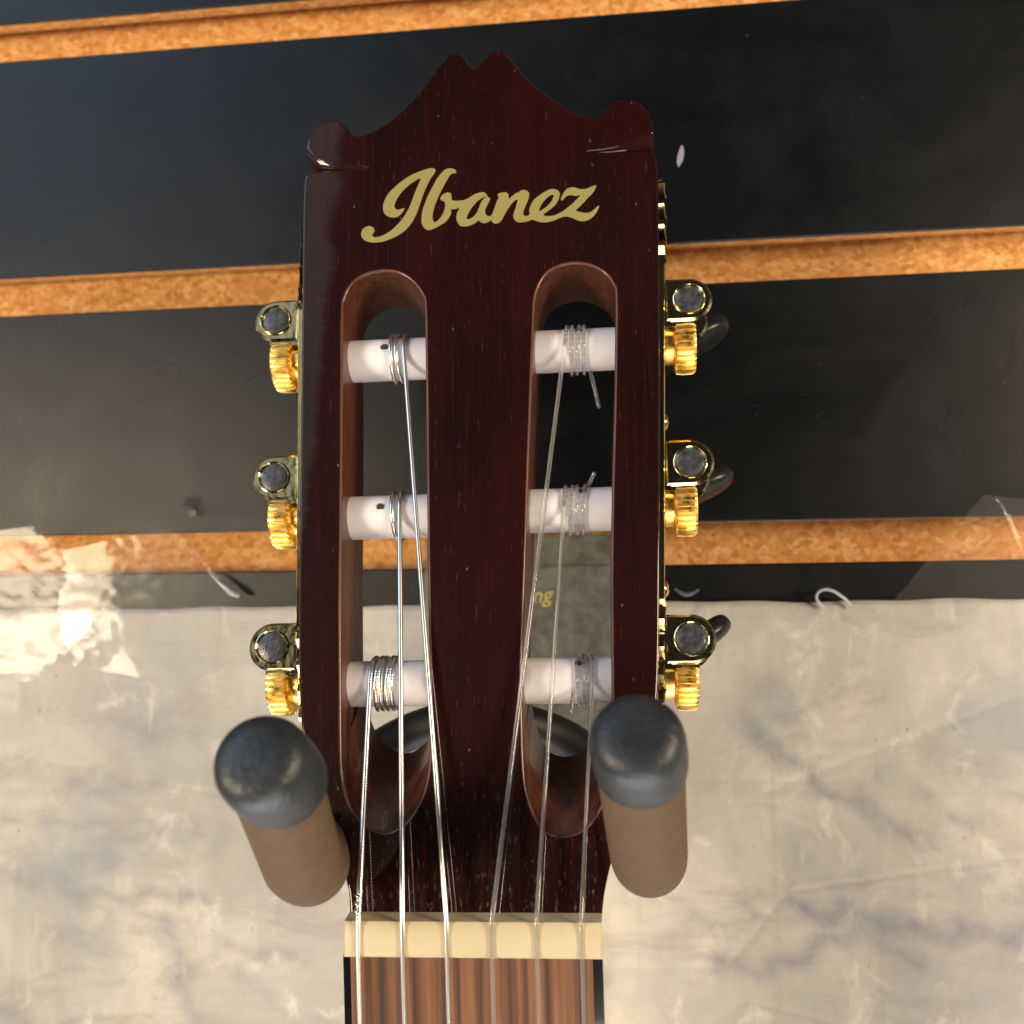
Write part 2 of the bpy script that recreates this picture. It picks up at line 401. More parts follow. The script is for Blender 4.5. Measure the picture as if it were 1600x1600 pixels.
M_white = m_plain('whitish_plastic', (0.36, 0.37, 0.40), 0.35, 0.15, 600)
M_scuff = m_plain('grey_scuff', (0.10, 0.10, 0.11), 0.6, 0.3, 900)

# ------------------------------------------------------------------ slat wall
zs = [(W(800, a).z, W(800, b).z) for a, b in ((-22, 37), (394, 464), (829, 889))]
print('groove z', [(round(a*1000, 1), round(b*1000, 1)) for a, b in zs])
XL, XR, ZT, ZB = -0.9, 0.9, 0.60, -0.60
pitch = (zs[0][0] - zs[2][0]) / 2
openh = sum(a - b for a, b in zs) / 3
tops = [zs[1][0] + pitch * k for k in range(7, -8, -1)]
wall = empty('slat_wall', (0, 0, 0))
tag(wall, 'black laminate slat wall with raw orange particle board showing in its horizontal grooves', 'wall')
LIP, DEEP, BACK, OV = 0.0055, 0.0125, 0.019, 0.005
edges = [ZT] + [z for t in tops for z in (t, t - openh)] + [ZB]
edges = sorted([z for z in edges if ZB <= z <= ZT], reverse=True)
if len(edges) % 2: edges = edges[:-1]
core = MB()
strips = [(edges[i], edges[i+1]) for i in range(0, len(edges), 2)]
for (a, b) in strips:
    o = MB(); vs = []
    r = 0.0004
    prof = [(-0.0, b + r), (-0.0, a - r), (0.0003, a), (0.0009, a), (0.0009, b), (0.0003, b)]
    vs = [(x, y, z) for x in (XL, XR) for (y, z) in prof]; n = len(prof)
    o.add(vs, [tuple(range(n)), tuple(range(2*n-1, n-1, -1))] + [(i, (i+1) % n, n+(i+1) % n, n+i) for i in range(n)])
    o.build('laminate_strip', M_lam, wall, smooth=False)
    # lips and web behind the laminate
    core.box((XL, 0.0009, b), (XR, LIP, a))
    core.box((XL, LIP, b + OV), (XR, DEEP, a - OV))
core.box((XL, DEEP, ZB), (XR, BACK, ZT))
core.build('board_core', M_board, wall, smooth=False)

def blob(name, cx, cy, rx, ry, mat, parent, y=-0.0002, rot=0, n=22, jag=0.25, thick=0.0006):
    """small irregular chip lying on the wall plane"""
    c = W(cx, cy); s = (W(cx + 10, cy) - c).length / 10; pts = []
    for k in range(n):
        th = 2*math.pi*k/n; r = 1 + random.uniform(-jag, jag)
        a, b = math.cos(th)*rx*r*s, math.sin(th)*ry*r*s
        pts.append((c.x + a*math.cos(rot) - b*math.sin(rot), c.z + a*math.sin(rot) + b*math.cos(rot)))
    vs = [(p[0], y - thick, p[1]) for p in pts] + [(p[0], y, p[1]) for p in pts]
    o = MB(); o.add(vs, [tuple(range(n)), tuple(range(2*n-1, n-1, -1))] + [(i, (i+1) % n, n+(i+1) % n, n+i) for i in range(n)])
    return o.build(name, mat, parent)
o = blob('gouge', 302, 784, 17, 9, M_dark, wall, 0.0001, 0.1, jag=0.35, thick=0.0002); o['label'] = 'dark gouge in the laminate left of the headstock'
o = blob('gouge', 312, 800, 8, 8, M_dark, wall, 0.0001, 0.9, jag=0.3, thick=0.0002); o['label'] = 'small dark chip below the gouge'
o = blob('paint_fleck', 301, 802, 7, 5, M_scuff, wall, 0.0001, 0, thick=0.0005); o['label'] = 'grey fleck beside the dark gouge'
o = blob('paint_fleck', 1063, 245, 4.5, 17, M_white, wall, 0.0001, -0.22, jag=0.12, thick=0.0004); o['label'] = 'white fleck on the black laminate right of the headstock top'
o = blob('paint_fleck', 1445, 640, 14, 32, M_scuff, wall, 0.0001, 0.0, jag=0.3, thick=0.00006); o['label'] = 'dull grey smudge on the laminate right of the tuners'
# curved scuff mark right of the lowest tuner
pts = [W(1054 + t*38, 920 + 9*math.sin(t*3.1), -0.0002) for t in [i/14 for i in range(15)]]
m = MB(); m.tube(pts, [0.0003 + 0.0004*math.sin(math.pi*i/14) for i in range(15)], 8); o = m.build('scuff', M_scuff, wall); o['label'] = 'short curved grey scuff below the lowest groove'

# ------------------------------------------------------------------ printed sheet
st, sb = W(800, 944).z, -0.42
NXs, NZs = 620, 220
xs = np.linspace(-0.46, 0.46, NXs); zz = np.linspace(st, sb, NZs)
Xg, Zg = np.meshgrid(xs, zz)
Yg = -0.0013 - 0.0003*np.sin(Xg*40+1.0)*np.sin(Zg*55) - 0.0002*np.sin(Xg*95+Zg*60)
# wavy top border
Zg = Zg + np.where(np.arange(NZs)[:, None] == 0, 0.00025*np.sin(Xg*90) + 0.0002*np.sin(Xg*230), 0)
vein = np.zeros_like(Xg)
VE = [([(1165,1130),(1205,1170),(1215,1185),(1260,1200),(1275,1235),(1335,1245),(1380,1290),(1440,1320)], 9, 0.75),
      ([(1375,1205),(1410,1215),(1440,1240),(1470,1275),(1520,1280)], 9, 0.5),
      ([(1240,1410),(1275,1428),(1330,1425),(1400,1445),(1460,1458),(1530,1455),(1600,1462)], 12, 0.95),
      ([(1125,1505),(1180,1515),(1240,1500),(1290,1465),(1380,1450)], 9, 0.8),
      ([(1370,1475),(1410,1485),(1440,1500)], 10, 0.7),
      ([(1230,1300),(1245,1345),(1225,1400)], 10, 0.35),
      ([(1080,1430),(1110,1440)], 9, 0.5), ([(1165,1415),(1180,1430)], 8, 0.6),
      ([(1175,1065),(1210,1080),(1230,1110)], 14, 0.45),
      ([(100,1390),(190,1400),(250,1390),(320,1405)], 8, 0.6),
      ([(0,1360),(60,1370),(110,1360),(170,1340)], 16, 0.5),
      ([(260,1450),(280,1490),(290,1540),(310,1600)], 14, 0.6),
      ([(340,1475),(400,1485),(480,1490)], 8, 0.6),
      ([(180,1300),(230,1310),(260,1300),(340,1310),(335,1330)], 12, 0.4),
      ([(120,1225),(180,1235),(250,1225)], 7, 0.5), ([(200,1130),(240,1145)], 9, 0.4),
      ([(270,1145),(310,1140)], 8, 0.4), ([(0,1285),(120,1286),(320,1288)], 4, 0.35),
      ([(380,1520),(420,1555)], 10, 0.5), ([(0,1580),(40,1590)], 14, 0.4),
      ([(1330,1330),(1350,1370)], 7, 0.4), ([(1500,1380),(1600,1400)], 20, 0.35), ([(1420,1560),(1600,1590)], 40, 0.35), ([(1480,1510),(1600,1500)], 26, 0.3), ([(1500,1120),(1600,1130)], 20, 0.25), ([(1450,1180),(1530,1190),(1600,1230)], 14, 0.3), ([(1140,1300),(1150,1350)], 9, 0.3)]
for pl, wpx, amp in VE:
    P = [W(*p) for p in pl]; s = wpx * 0.00031
    best = np.full(Xg.shape, 1e9)
    for a, b in zip(P[:-1], P[1:]):
        dx, dz = b.x-a.x, b.z-a.z; L2 = dx*dx+dz*dz
        t = np.clip(((Xg-a.x)*dx+(Zg-a.z)*dz)/L2, 0, 1)
        wob = 0.0012*np.sin(Xg*420+Zg*300)
        best = np.minimum(best, np.hypot(Xg-a.x-t*dx, Zg-a.z-t*dz+wob))
    vein = np.maximum(vein, amp*np.exp(-(best/s)**2))
vs = np.stack([Xg, Yg, Zg], -1).reshape(-1, 3)
fs = [(j*NXs+i, (j+1)*NXs+i, (j+1)*NXs+i+1, j*NXs+i+1) for j in range(NZs-1) for i in range(NXs-1)]
me = mesh('marbled_sheet', vs.tolist(), fs)
ca = me.color_attributes.new('vein', 'FLOAT_COLOR', 'POINT')
cc = np.ones((NXs*NZs, 4), dtype=np.float32); cc[:, :3] = vein.reshape(-1, 1); ca.data.foreach_set('color', cc.ravel())
o = link('marbled_sheet', me, M_sheet)
so = o.modifiers.new('thickness', 'SOLIDIFY'); so.thickness = 0.0004; so.offset = -1
tag(o, 'cream marbled printed sheet with grey violet veins taped over the lower wall', 'backdrop sheet')

# ------------------------------------------------------------------ clear tape
def tape(name, poly, y, crinkle, mat, label, group=None, freq=1.0, step=0.0016):
    P = [W(*p) for p in poly]; pp = [(p.x, p.z) for p in P]
    if area2(pp) < 0: pp.reverse()
    pp = smooth_closed(pp, step, set(range(len(pp))))
    x0, x1 = min(p[0] for p in pp), max(p[0] for p in pp); z0, z1 = min(p[1] for p in pp), max(p[1] for p in pp)
    ex = [(x0+i*step, z0+j*step) for i in range(int((x1-x0)/step)+1) for j in range(int((z1-z0)/step)+1)]
    ins = inset(pp, step*0.5); ex = [q for q in ex if inside(q, ins)]
    v, f = fill([pp], [], ex); out = []
    for q in v:
        x, z = q
        p3 = Vector((x*30*freq + z*14*freq, z*85*freq - x*25*freq, crinkle*3000))
        p4 = Vector((x*110*freq, z*150*freq, 3.1))
        w = 0.75*(1 - abs(noise.noise(p3))*1.8) + 0.25*(1 - abs(noise.noise(p4))*1.6)
        w = max(0.0, min(1.0, w))
        out.append((x, y - crinkle*w, z))
    me = mesh(name, out, f); o = link(name, me, mat); fixn(me)
    return tag(o, label, 'tape', group)
tape('clear_tape', [(-60,838),(60,822),(110,860),(165,925),(150,985),(60,1062),(-60,1075)], -0.0019, 0.0008, M_tape,
     'crumpled clear tape glaring at the left edge over groove and sheet', 'clear tape holding the sheet', 0.9)
tape('clear_tape', [(105,860),(265,825),(292,842),(378,930),(348,948),(345,1050),(230,1058),(120,1040),(95,960)], -0.0018, 0.00035, M_tape2,
     'flat clear tape strip between the glaring crumpled tape and the tuners', 'clear tape holding the sheet', 0.5)
tape('clear_tape', [(1384,948),(1532,774),(1680,790),(1690,960),(1680,1060),(1372,1050)], -0.0020, 0.0005, M_tape2,
     'angled clear tape piece at the right edge over the sheet border', 'clear tape holding the sheet', 0.4)
m = MB()
m.tube([W(1556, 776, -0.003), W(1572, 800, -0.0034), W(1590, 840, -0.003), W(1604, 880, -0.0028)], [0.0002, 0.0005, 0.0005, 0.0003], 8)
tag(m.build('tape_fold', M_tape2), 'thin bright fold standing up along the right tape piece', 'tape fold')
# loop of thread at the sheet border
pts = [W(x, y, -0.0024 - 0.0015*math.sin(k/7*math.pi)) for k, (x, y) in enumerate([(1287,949),(1277,938),(1277,927),(1287,921),(1301,923),(1314,931),(1324,939),(1331,949)])]
m = MB(); m.tube(bez(pts, 6), 0.00042, 10)
tag(m.build('plastic_loop', M_white), 'small whitish plastic loop sticking up from the top border of the sheet', 'loop')
m = MB()
m.tube([W(326, 893, -0.0035), W(345, 912, -0.0045), W(362, 926, -0.0045), W(374, 931, -0.004)], [0.0002, 0.0006, 0.001, 0.0007], 10)
tag(m.build('tape_curl', M_white), 'short curled tape end standing off the wall beside the left tuners', 'tape curl')

# ------------------------------------------------------------------ wall hanger
hub = AT(752, 1112, 0.262)
hang = empty('guitar_hanger', W(820, 1040)); hinv = Matrix.Translation(-W(820, 1040))
def hp(v): return hinv @ Vector(v)
a, b = W(668, 886), W(990, 1200)
m = MB(); yb = -0.0045
def rbox(m, x0, x1, z0, z1, y0, y1, r, mi=0):
    pts = []
    for (cx, cz, s) in ((x1-r, z1-r, 0), (x0+r, z1-r, 90), (x0+r, z0+r, 180), (x1-r, z0+r, 270)):
        for k in range(7):
            t = math.radians(s + k*15); pts.append((cx+r*math.cos(t), cz+r*math.sin(t)))
    q = inset(pts, 0.0006); n = len(pts)
    vs = [(p[0], y1, p[1]) for p in pts] + [(p[0], y0+0.0006, p[1]) for p in pts] + [(p[0], y0, p[1]) for p in q]
    vs = [hp(v) for v in vs]
    fs = [tuple(range(n)), tuple(range(3*n-1, 2*n-1, -1))]
    for k in (0, 1): fs += [(k*n+i, k*n+(i+1) % n, (k+1)*n+(i+1) % n, (k+1)*n+i) for i in range(n)]
    m.add(vs, fs, mi)
rbox(m, a.x, b.x, b.z, a.z, -0.0075, -0.0016, 0.002)
m.build('base_plate', M_plate, hang)
m = MB(); t1, t2 = W(800, 837), W(800, 867)
rbox(m, a.x, b.x, t2.z - 0.004, t1.z, -0.0025, -0.0006, 0.001)
m.build('slat_hook', M_plate, hang)
tx = bpy.data.curves.new('lettering', 'FONT'); tx.body = 'ng'; tx.size = 0.0062; tx.shear = 0.3; tx.extrude = 0.00005; tx.offset = 0.00012
to = bpy.data.objects.new('lettering', tx); C.objects.link(to)
dg = bpy.context.evaluated_depsgraph_get(); me = bpy.data.meshes.new_from_object(to.evaluated_get(dg)); bpy.data.objects.remove(to)
p = W(831, 942, -0.0076)
lo = link('lettering', me, M_ylet, hang, smooth=False); lo.location = hp(p); lo.rotation_euler = (math.radians(90), math.radians(-4), 0)
# yoke: hub with two rods
m = MB(); hubw = Vector((hub.x, -0.007, hub.z)); m.lathe(hp(hubw), hp(hub) - hp(hubw), [(0, 0.009), ((hub-hubw).length*0.9, 0.009), ((hub-hubw).length, 0.0075)], 24)
arms = []
for nm, tip, rim, elb, far, rodz in (
        ('L', (398, 1180, .1585), (428, 1212, .167), (482, 1374, .196), (-0.0165, 0.056, 0.003), None),
        ('R', (993, 1143, .1610), (999, 1180, .169), (1016, 1362, .201), (-0.001, 0.055, 0.001), None)):
    T, Rm, E = AT(*tip), AT(*rim), AT(*elb); B = E + Vector(far)
    arms.append((nm, T, Rm, E, B))
    m.tube([hp(v) for v in bez([B - Vector((0, 0.012, 0)), B, B*0.5 + hub*0.5 + Vector((0, 0.006, 0.003)), hub + Vector((0, -0.001, 0))], 10)], 0.0048, 16)
m.build('yoke', M_yoke, hang)
for nm, T, Rm, E, B in arms:
    d1 = (Rm - T).normalized(); d2 = (E - Rm).normalized(); L = (E-Rm).length
    # rounded elbow of the foam sleeve
    path = [Rm - d1*0.001] + [Rm + d2*L*t for t in (0.12, 0.3, 0.5, 0.68)]
    A0 = Rm + d2*L*0.80; A1 = E + Vector((0, 0.0045, -0.0005)); A2 = E + (B-E)*0.28
    for t in [i/14 for i in range(15)]:
        path.append(A0*(1-t)**2 + A1*2*t*(1-t) + A2*t*t)
    path += [E + (B-E)*0.5, E + (B-E)*0.8, E + (B-E)*1.0]
    rr = [0.0068] + [0.0074]*(len(path)-2) + [0.0066]
    m = MB(); m.tube([hp(p) for p in path], rr, 40)
    s = m.build('foam_sleeve', M_foam, hang, angle=60)
    # rubber cap
    ax = (T - Rm).normalized(); Lc = (T-Rm).length
    prof = [(-0.0045, 0.0068), (-0.0045, 0.0076), (-0.004, 0.0079), (0.0, 0.0080), (Lc*0.45, 0.0079), (Lc*0.65, 0.0077), (Lc*0.80, 0.0072), (Lc*0.90, 0.0064), (Lc*0.96, 0.0054), (Lc*0.99, 0.0040), (Lc*1.0, 0.0020), (Lc*1.0, 0.0004)]
    m = MB(); m.lathe(hp(Rm), ax, prof, 48)
    m.build('rubber_cap', M_cap, hang, angle=70)
tag(hang, 'black wall hanger with two tan foam prongs under black rubber caps, cradling the headstock', 'guitar hanger')

# ------------------------------------------------------------------ guitar
gt = empty('guitar'); gt.matrix_world = HM
tag(gt, 'classical guitar hung by its dark slotted headstock with gold tuners and white rollers', 'guitar')
TH = 0.020
OUT = [(741,107),(752,95),(762,84),(775,78),(787,80),(797,90),(808,103),(822,119),(840,136),(862,153),(885,168),(905,178),(922,183),(937,185),(943,176),
       (949,167),(958,160),(968,156),(980,155),(992,157),(1004,164),(1013,175),(1018,187),(1021,196),(1022.5,206),
       (1012,213),(995,220),(970,228),(945,233),(918,236), (960,238.5),(1022,236.5),
       (1026,250),(1028,275),(1029,330),(1030,450),(1031,600),(1031,850),(1030,1000),(1028,1070),(1024,1120),(1012,1170),(992,1220),(975,1270),(962,1320),(952,1360),(944,1400),(940,1440),
       (547,1440),(545,1400),(540,1375),(530,1330),(518,1285),(500,1230),(480,1180),(470,1130),(467,1070),(466,1000),(467,850),(470,600),(472,370),(473,312),(476,275),(485,267.5),
       (530,265.5),(572,262), (545,259),(520,257),(500,252),(488,244),(478,232),
       (480,220),(484,210),(493,198),(506,189),(521,186.5),(534,190),(544,200),(551,210),(560,212),(570,209),(592,198),(615,183),(637,162),(660,136),(679,110),(692,94),(700,85),(710,82),(720,84),(727,90),(733,99)]
corners = {0, 13, 24, 29, 31, 47, 48, 63, 65, 70, 78}
SL = [(604,424),(629,430),(648,445),(659,462),(663,481),(665,600),(666,700),(668,900),(671,1050),(672,1140),(669,1194),(662,1233),(648,1265),(632,1285),(609,1299),(588,1297),(564,1281),(547,1255),(538,1223),(534,1177),(533,1050),(533,900),(535,700),(536,500),(540,464),(553,442),(574,429)]
SRt = [(901,412),(926,417),(946,429),(957,445),(961,467),(960,600),(956,760),(954,900),(955,1050),(956,1180),(951,1222),(943,1247),(934,1265),(921,1286),(901,1300),(875,1304),(853,1297),(836,1272),(824,1236),(819,1194),(817,1129),(816,1050),(819,954),(823,836),(829,660),(835,500),(837,467),(844,444),(857,426),(876,416)]
def loc(pts): return [(H(*p).x, H(*p).z) for p in pts]
def contour(px, step, cor=()):
    p = loc(px)
    if area2(p) < 0:
        n = len(p); p = p[::-1]; cor = {n-1-c for c in cor}
    return smooth_closed(p, step, cor)
outc = contour(OUT, 0.0009, corners)
sl, sr = contour(SL, 0.0010), contour(SRt, 0.0010)
bev = 0.0006
hm = MB()
def rings(m, cont, sign, back_fn=None, mi=0):
    n = len(cont); rs = []
    for k in range(5):
        t = k/4*math.pi/2; rs.append((inset(cont, sign*bev*(1-math.sin(t))), bev*(1-math.cos(t))))
    mids = [0.35, 0.7, 1.0] if back_fn else [1.0]
    for q in mids:
        pts = cont if back_fn is None else [back_fn(p, q) for p in cont]
        rs.append((pts, bev + (TH-bev)*q))
    vs = []; fs = []
    for (c, d) in rs: vs += [(p[0], d, p[1]) for p in c]
    for i in range(len(rs)-1):
        for k in range(n):
            k2 = (k+1) % n; fs.append((i*n+k, i*n+k2, (i+1)*n+k2, (i+1)*n+k))
    m.add(vs, fs, mi); 
    if back_fn or True: return rs[0][0], rs[-1][0]
fo, bo = rings(hm, outc, 1)
def ramp_fn(px_front, px_back, split):
    zf = H(*px_front).z; zb = H(*px_back, TH).z; zs_ = H(*split).z; d = zb - zf
    def fn(p, q):
        x, z = p
        if z < zs_:
            w = min(1, (zs_-z)/0.006); return (x, z + d*q*w)
        return p
    return fn
fl, bl = rings(hm, sl, -1, ramp_fn((609,1299), (609,1177), (604,1130)), 1)
fr, br = rings(hm, sr, -1, ramp_fn((875,1304), (880,1182), (880,1130)), 1)
v, f = fill([fo], [fl, fr]); hm.add([(p[0], 0, p[1]) for p in v], f, 0)
v, f = fill([bo], [bl, br]); hm.add([(p[0], TH, p[1]) for p in v], f, 0)
# carved scoops below the two ears: sloping facets let into the notches
def scoop(up, lo):
    U = [H(*p) for p in up]; Lw = [H(*p) for p in lo]; n = len(U)
    w = [i/(n-1) for i in range(n)]                      # 0 at the inner tip, 1 at the outside
    a = [(p.x, 0.0002 + 0.0006*t, p.z + 0.00008) for p, t in zip(U, w)]
    K = 7; rows = []
    for k in range(K):
        q_ = k/(K-1)
        rows.append([(p.x+(q.x-p.x)*q_, 0.0002 + 0.0044*t*(0.25*q_+0.75*q_*q_), p.z+(q.z-p.z)*q_ - 0.00008*q_) for p, q, t in zip(U, Lw, w)])
    b = rows[-1]
    bb = [(x, TH - 0.0005, z) for x, y, z in b]; ba = [(x, TH - 0.0005, z) for x, y, z in a]
    vs = [v for rw in rows for v in rw] + bb + ba; fs = []; NR = K + 2
    for r in range(NR):
        r2 = (r+1) % NR
        fs += [(r*n+i, r*n+i+1, r2*n+i+1, r2*n+i) for i in range(n-1)]
    fs += [tuple(r*n for r in range(NR)), tuple(r*n+n-1 for r in reversed(range(NR)))]
    hm.add(vs, fs, 0)
scoop([(572,261.5),(545,259),(520,257),(500,252),(488,244),(479,234)], [(572,262.5),(550,264.5),(530,266),(512,267),(496,268),(484,268)])
scoop([(918,236),(945,233),(970,228),(995,220),(1012,213),(1022,207)], [(918,237.5),(940,238.5),(962,239),(985,238.5),(1005,238),(1023,237.5)])
me = mesh('headstock', hm.v, hm.f); me.polygons.foreach_set('material_index', hm.m)
b_ = bmesh.new(); b_.from_mesh(me); bmesh.ops.remove_doubles(b_, verts=b_.verts, dist=1e-6); bmesh.ops.recalc_face_normals(b_, faces=b_.faces); b_.to_mesh(me); b_.free()
head = link('headstock', me, [M_head, M_slot], gt, True, 42)
wn_ = head.modifiers.new('wn', 'WEIGHTED_NORMAL'); wn_.keep_sharp = True; wn_.weight = 80

# lettering on the headstock
def z1(pts): return [(560 + x/10, 250 + y/10) for x, y in pts]
def z2(pts): return [(700 + x/13.333, 280 + y/13.333) for x, y in pts]
def z3(pts): return [(810 + x/11.43, 270 + y/11.43) for x, y in pts]
LI = z1([(1200,150),(1180,130),(1120,130),(1000,165),(880,212),(760,275),(640,362),(540,450),(460,540),(410,630),(385,720),(390,800),(420,850),(480,890),(560,900),(625,880),(690,820),(720,755),(690,757),(640,775),(590,768),(565,730),(572,680),(610,600),(680,500),(760,420),(860,345),(970,290),(930,400),(880,520),(830,660),(770,790),(700,905),(600,1020),(500,1110),(400,1170),(300,1205),(240,1203),(215,1170),(245,1130),(250,1085),(215,1045),(150,1035),(80,1070),(45,1140),(55,1210),(110,1262),(200,1290),(330,1285),(450,1255),(600,1190),(720,1110),(820,1000),(900,860),(960,700),(1000,580),(1060,430),(1120,310),(1200,190)])
LB = z1([(1430,130),(1500,145),(1530,185),(1525,207),(1460,215),(1410,270),(1350,380),(1290,490),(1240,600),(1190,730),(1160,860),(1165,940),(1190,972),(1230,955),(1290,890),(1340,790),(1357,700),(1340,650),(1300,635),(1280,600),(1310,550),(1370,515),(1430,512),(1450,540),(1460,600),(1480,640),(1640,640),(1640,740),(1560,755),(1500,770),(1455,765),(1440,860),(1380,950),(1300,1010),(1200,1065),(1110,1097),(1050,1080),(1000,1020),(985,930),(1000,800),(1040,680),(1100,530),(1170,400),(1230,290),(1310,190),(1370,145)])
LM = (z2([(80,452),(200,457),(300,445),(400,410),(480,360),(560,312),(680,275),(760,280),(815,335),(825,372),(880,400),(860,460),(810,560),(775,650),(785,730),(830,770),(890,768),(925,720),(970,600),(1010,480),(1055,380),(1030,330),(1080,290),(1160,275),(1220,280),(1260,330),(1270,410),(1340,350),(1440,280)])
      + z3([(0,355),(40,320),(85,308),(150,320),(190,370),(185,450),(150,540),(110,640),(85,720),(110,770),(165,768),(200,745),(195,660),(230,560),(290,470),(380,400),(470,340),(560,298),(630,290),(710,320),(740,380),(720,470),(670,560),(600,630),(520,690),(445,745),(490,773),(560,773),(650,757),(720,725),(800,685),(880,620),(960,557),(1040,475),(1105,400),(1040,415),(960,403),(890,407),(840,435),(800,480),(772,502),(758,465),(780,410),(830,330),(890,275),(980,258),(1100,290),(1200,290),(1280,260),(1340,235),(1385,225),(1375,280),(1320,370),(1240,450),(1160,540),(1080,620),(1025,668),(1080,695),(1180,717),(1290,700),(1370,640),(1435,582),(1442,610),(1400,700),(1330,790),(1250,842),(1160,867),(1070,855),(980,815),(880,785),(800,790),(700,825),(600,865),(480,887),(380,880),(300,855),(255,838),(200,855),(120,880),(0,887)])
      + z2([(1440,890),(1390,850),(1360,780),(1380,680),(1420,560),(1450,430),(1400,442),(1330,510),(1250,620),(1180,740),(1120,850),(1060,912),(980,927),(930,900),(890,845),(870,880),(760,917),(690,900),(630,862),(560,920),(440,970),(330,987),(250,967),(190,880),(175,780),(200,680),(240,597),(180,602),(80,622)]))
HA = z2([(795,366),(740,378),(640,440),(550,530),(460,650),(390,790),(395,825),(440,835),(520,790),(590,710),(640,610),(680,500),(740,415)])
HE = z3([(625,395),(560,410),(480,480),(410,570),(375,650),(385,683),(440,650),(520,590),(590,510),(622,440)])
def lc(p, cor=()):
    q = loc(p)
    if area2(q) < 0: q = q[::-1]
    return smooth_closed(q, 0.00025, ())
v, f = fill([lc(LI), lc(LB), lc(LM)], [lc(HA), lc(HE)])
me = mesh('lettering', [(p[0], -0.00004, p[1]) for p in v], f); fixn(me)
lg = link('lettering', me, M_logo, head, smooth=False)
lg['label'] = 'gold script brand lettering across the top of the headstock'

# nut, neck, fretboard
A12 = math.radians(12.5)
def NF(t, h): return (h*0 + t*math.sin(A12) - h*math.cos(A12), -t*math.cos(A12) - h*math.sin(A12))   # (depth, z) at t below the nut line, h above the board
nl, nr = H(537, 1470, -0.004).x, H(941, 1470, -0.004).x
zt0, zt1 = H(739, 1419).z, H(739, 1443, -0.0050).z
zb = H(739, 1498, -0.0042).z
prof = [(0.003, zt0), (-0.0044, zt1 + 0.0002), (-0.0048, zt1 - 0.0006), (-0.0046, (zt1+zb)/2), (-0.0040, zb + 0.0003), (-0.0034, zb), (0.003, zb)]
m = MB(); n = len(prof); xsn = [nl, nl+0.0004, nl+0.0012, nr-0.0012, nr-0.0004, nr]; vs = []
for i, x in enumerate(xsn):
    e = [0.0010, 0.0003, 0, 0, 0.0003, 0.0010][i]
    cx = sum(p[0] for p in prof)/n
    vs += [(x, max(p[0], -0.0048 + e) if p[0] < 0 else p[0], p[1]) for p in prof]
fs = [tuple(range(n)), tuple(range(6*n-1, 5*n-1, -1))]
for i in range(5): fs += [(i*n+k, i*n+(k+1) % n, (i+1)*n+(k+1) % n, (i+1)*n+k) for k in range(n)]
m.add(vs, fs); m.build('nut', M_nut, gt, angle=25)
fl_, fr_ = H(548, 1500, -0.002).x, H(926, 1500, -0.002).x
kx0, kx1 = H(537, 1500, -0.001).x, H(942, 1500, -0.001).x
def P3(x, t, h):      # neck frame: t down the neck from the nut's lower edge, h above the reference
    return (x, -0.0022 + t*math.sin(A12) - h*math.cos(A12), zb - t*math.cos(A12) - h*math.sin(A12))
m = MB(); vs = []; nlen = 0.085
for t in (0.0, nlen):
    vs += [P3(fl_, t, -0.004), P3(fl_, t, 0.0002), P3(fl_+0.0006, t, 0.0005), P3(fr_-0.0006, t, 0.0005), P3(fr_, t, 0.0002), P3(fr_, t, -0.004)]
m.add(vs, [(0,1,2,3,4,5), (11,10,9,8,7,6)] + [(i, (i+1) % 6, 6+(i+1) % 6, 6+i) for i in range(6)])
m.build('fretboard', M_fret, gt, angle=20)
m = MB(); vs = []; K = 20
for t in (-0.012, -0.002, 0.0, nlen):
    for k in range(K+1):
        th = math.pi*k/K; x = (kx0+kx1)/2 - (kx1-kx0)/2*math.cos(th)
        vs.append(P3(x, t, -0.0006 - (0.021 if t >= -0.002 else 0.018)*math.sin(th)**0.8 - (0.006 if t < -0.001 else 0)))
n = K+1; fs = [tuple(range(n)), tuple(range(4*n-1, 3*n-1, -1))]
for i in range(3): fs += [(i*n+k, i*n+k+1, (i+1)*n+k+1, (i+1)*n+k) for k in range(K)] + [(i*n+K, i*n, (i+1)*n, (i+1)*n+K)]
m.add(vs, fs); m.build('neck', M_black, gt, angle=40)

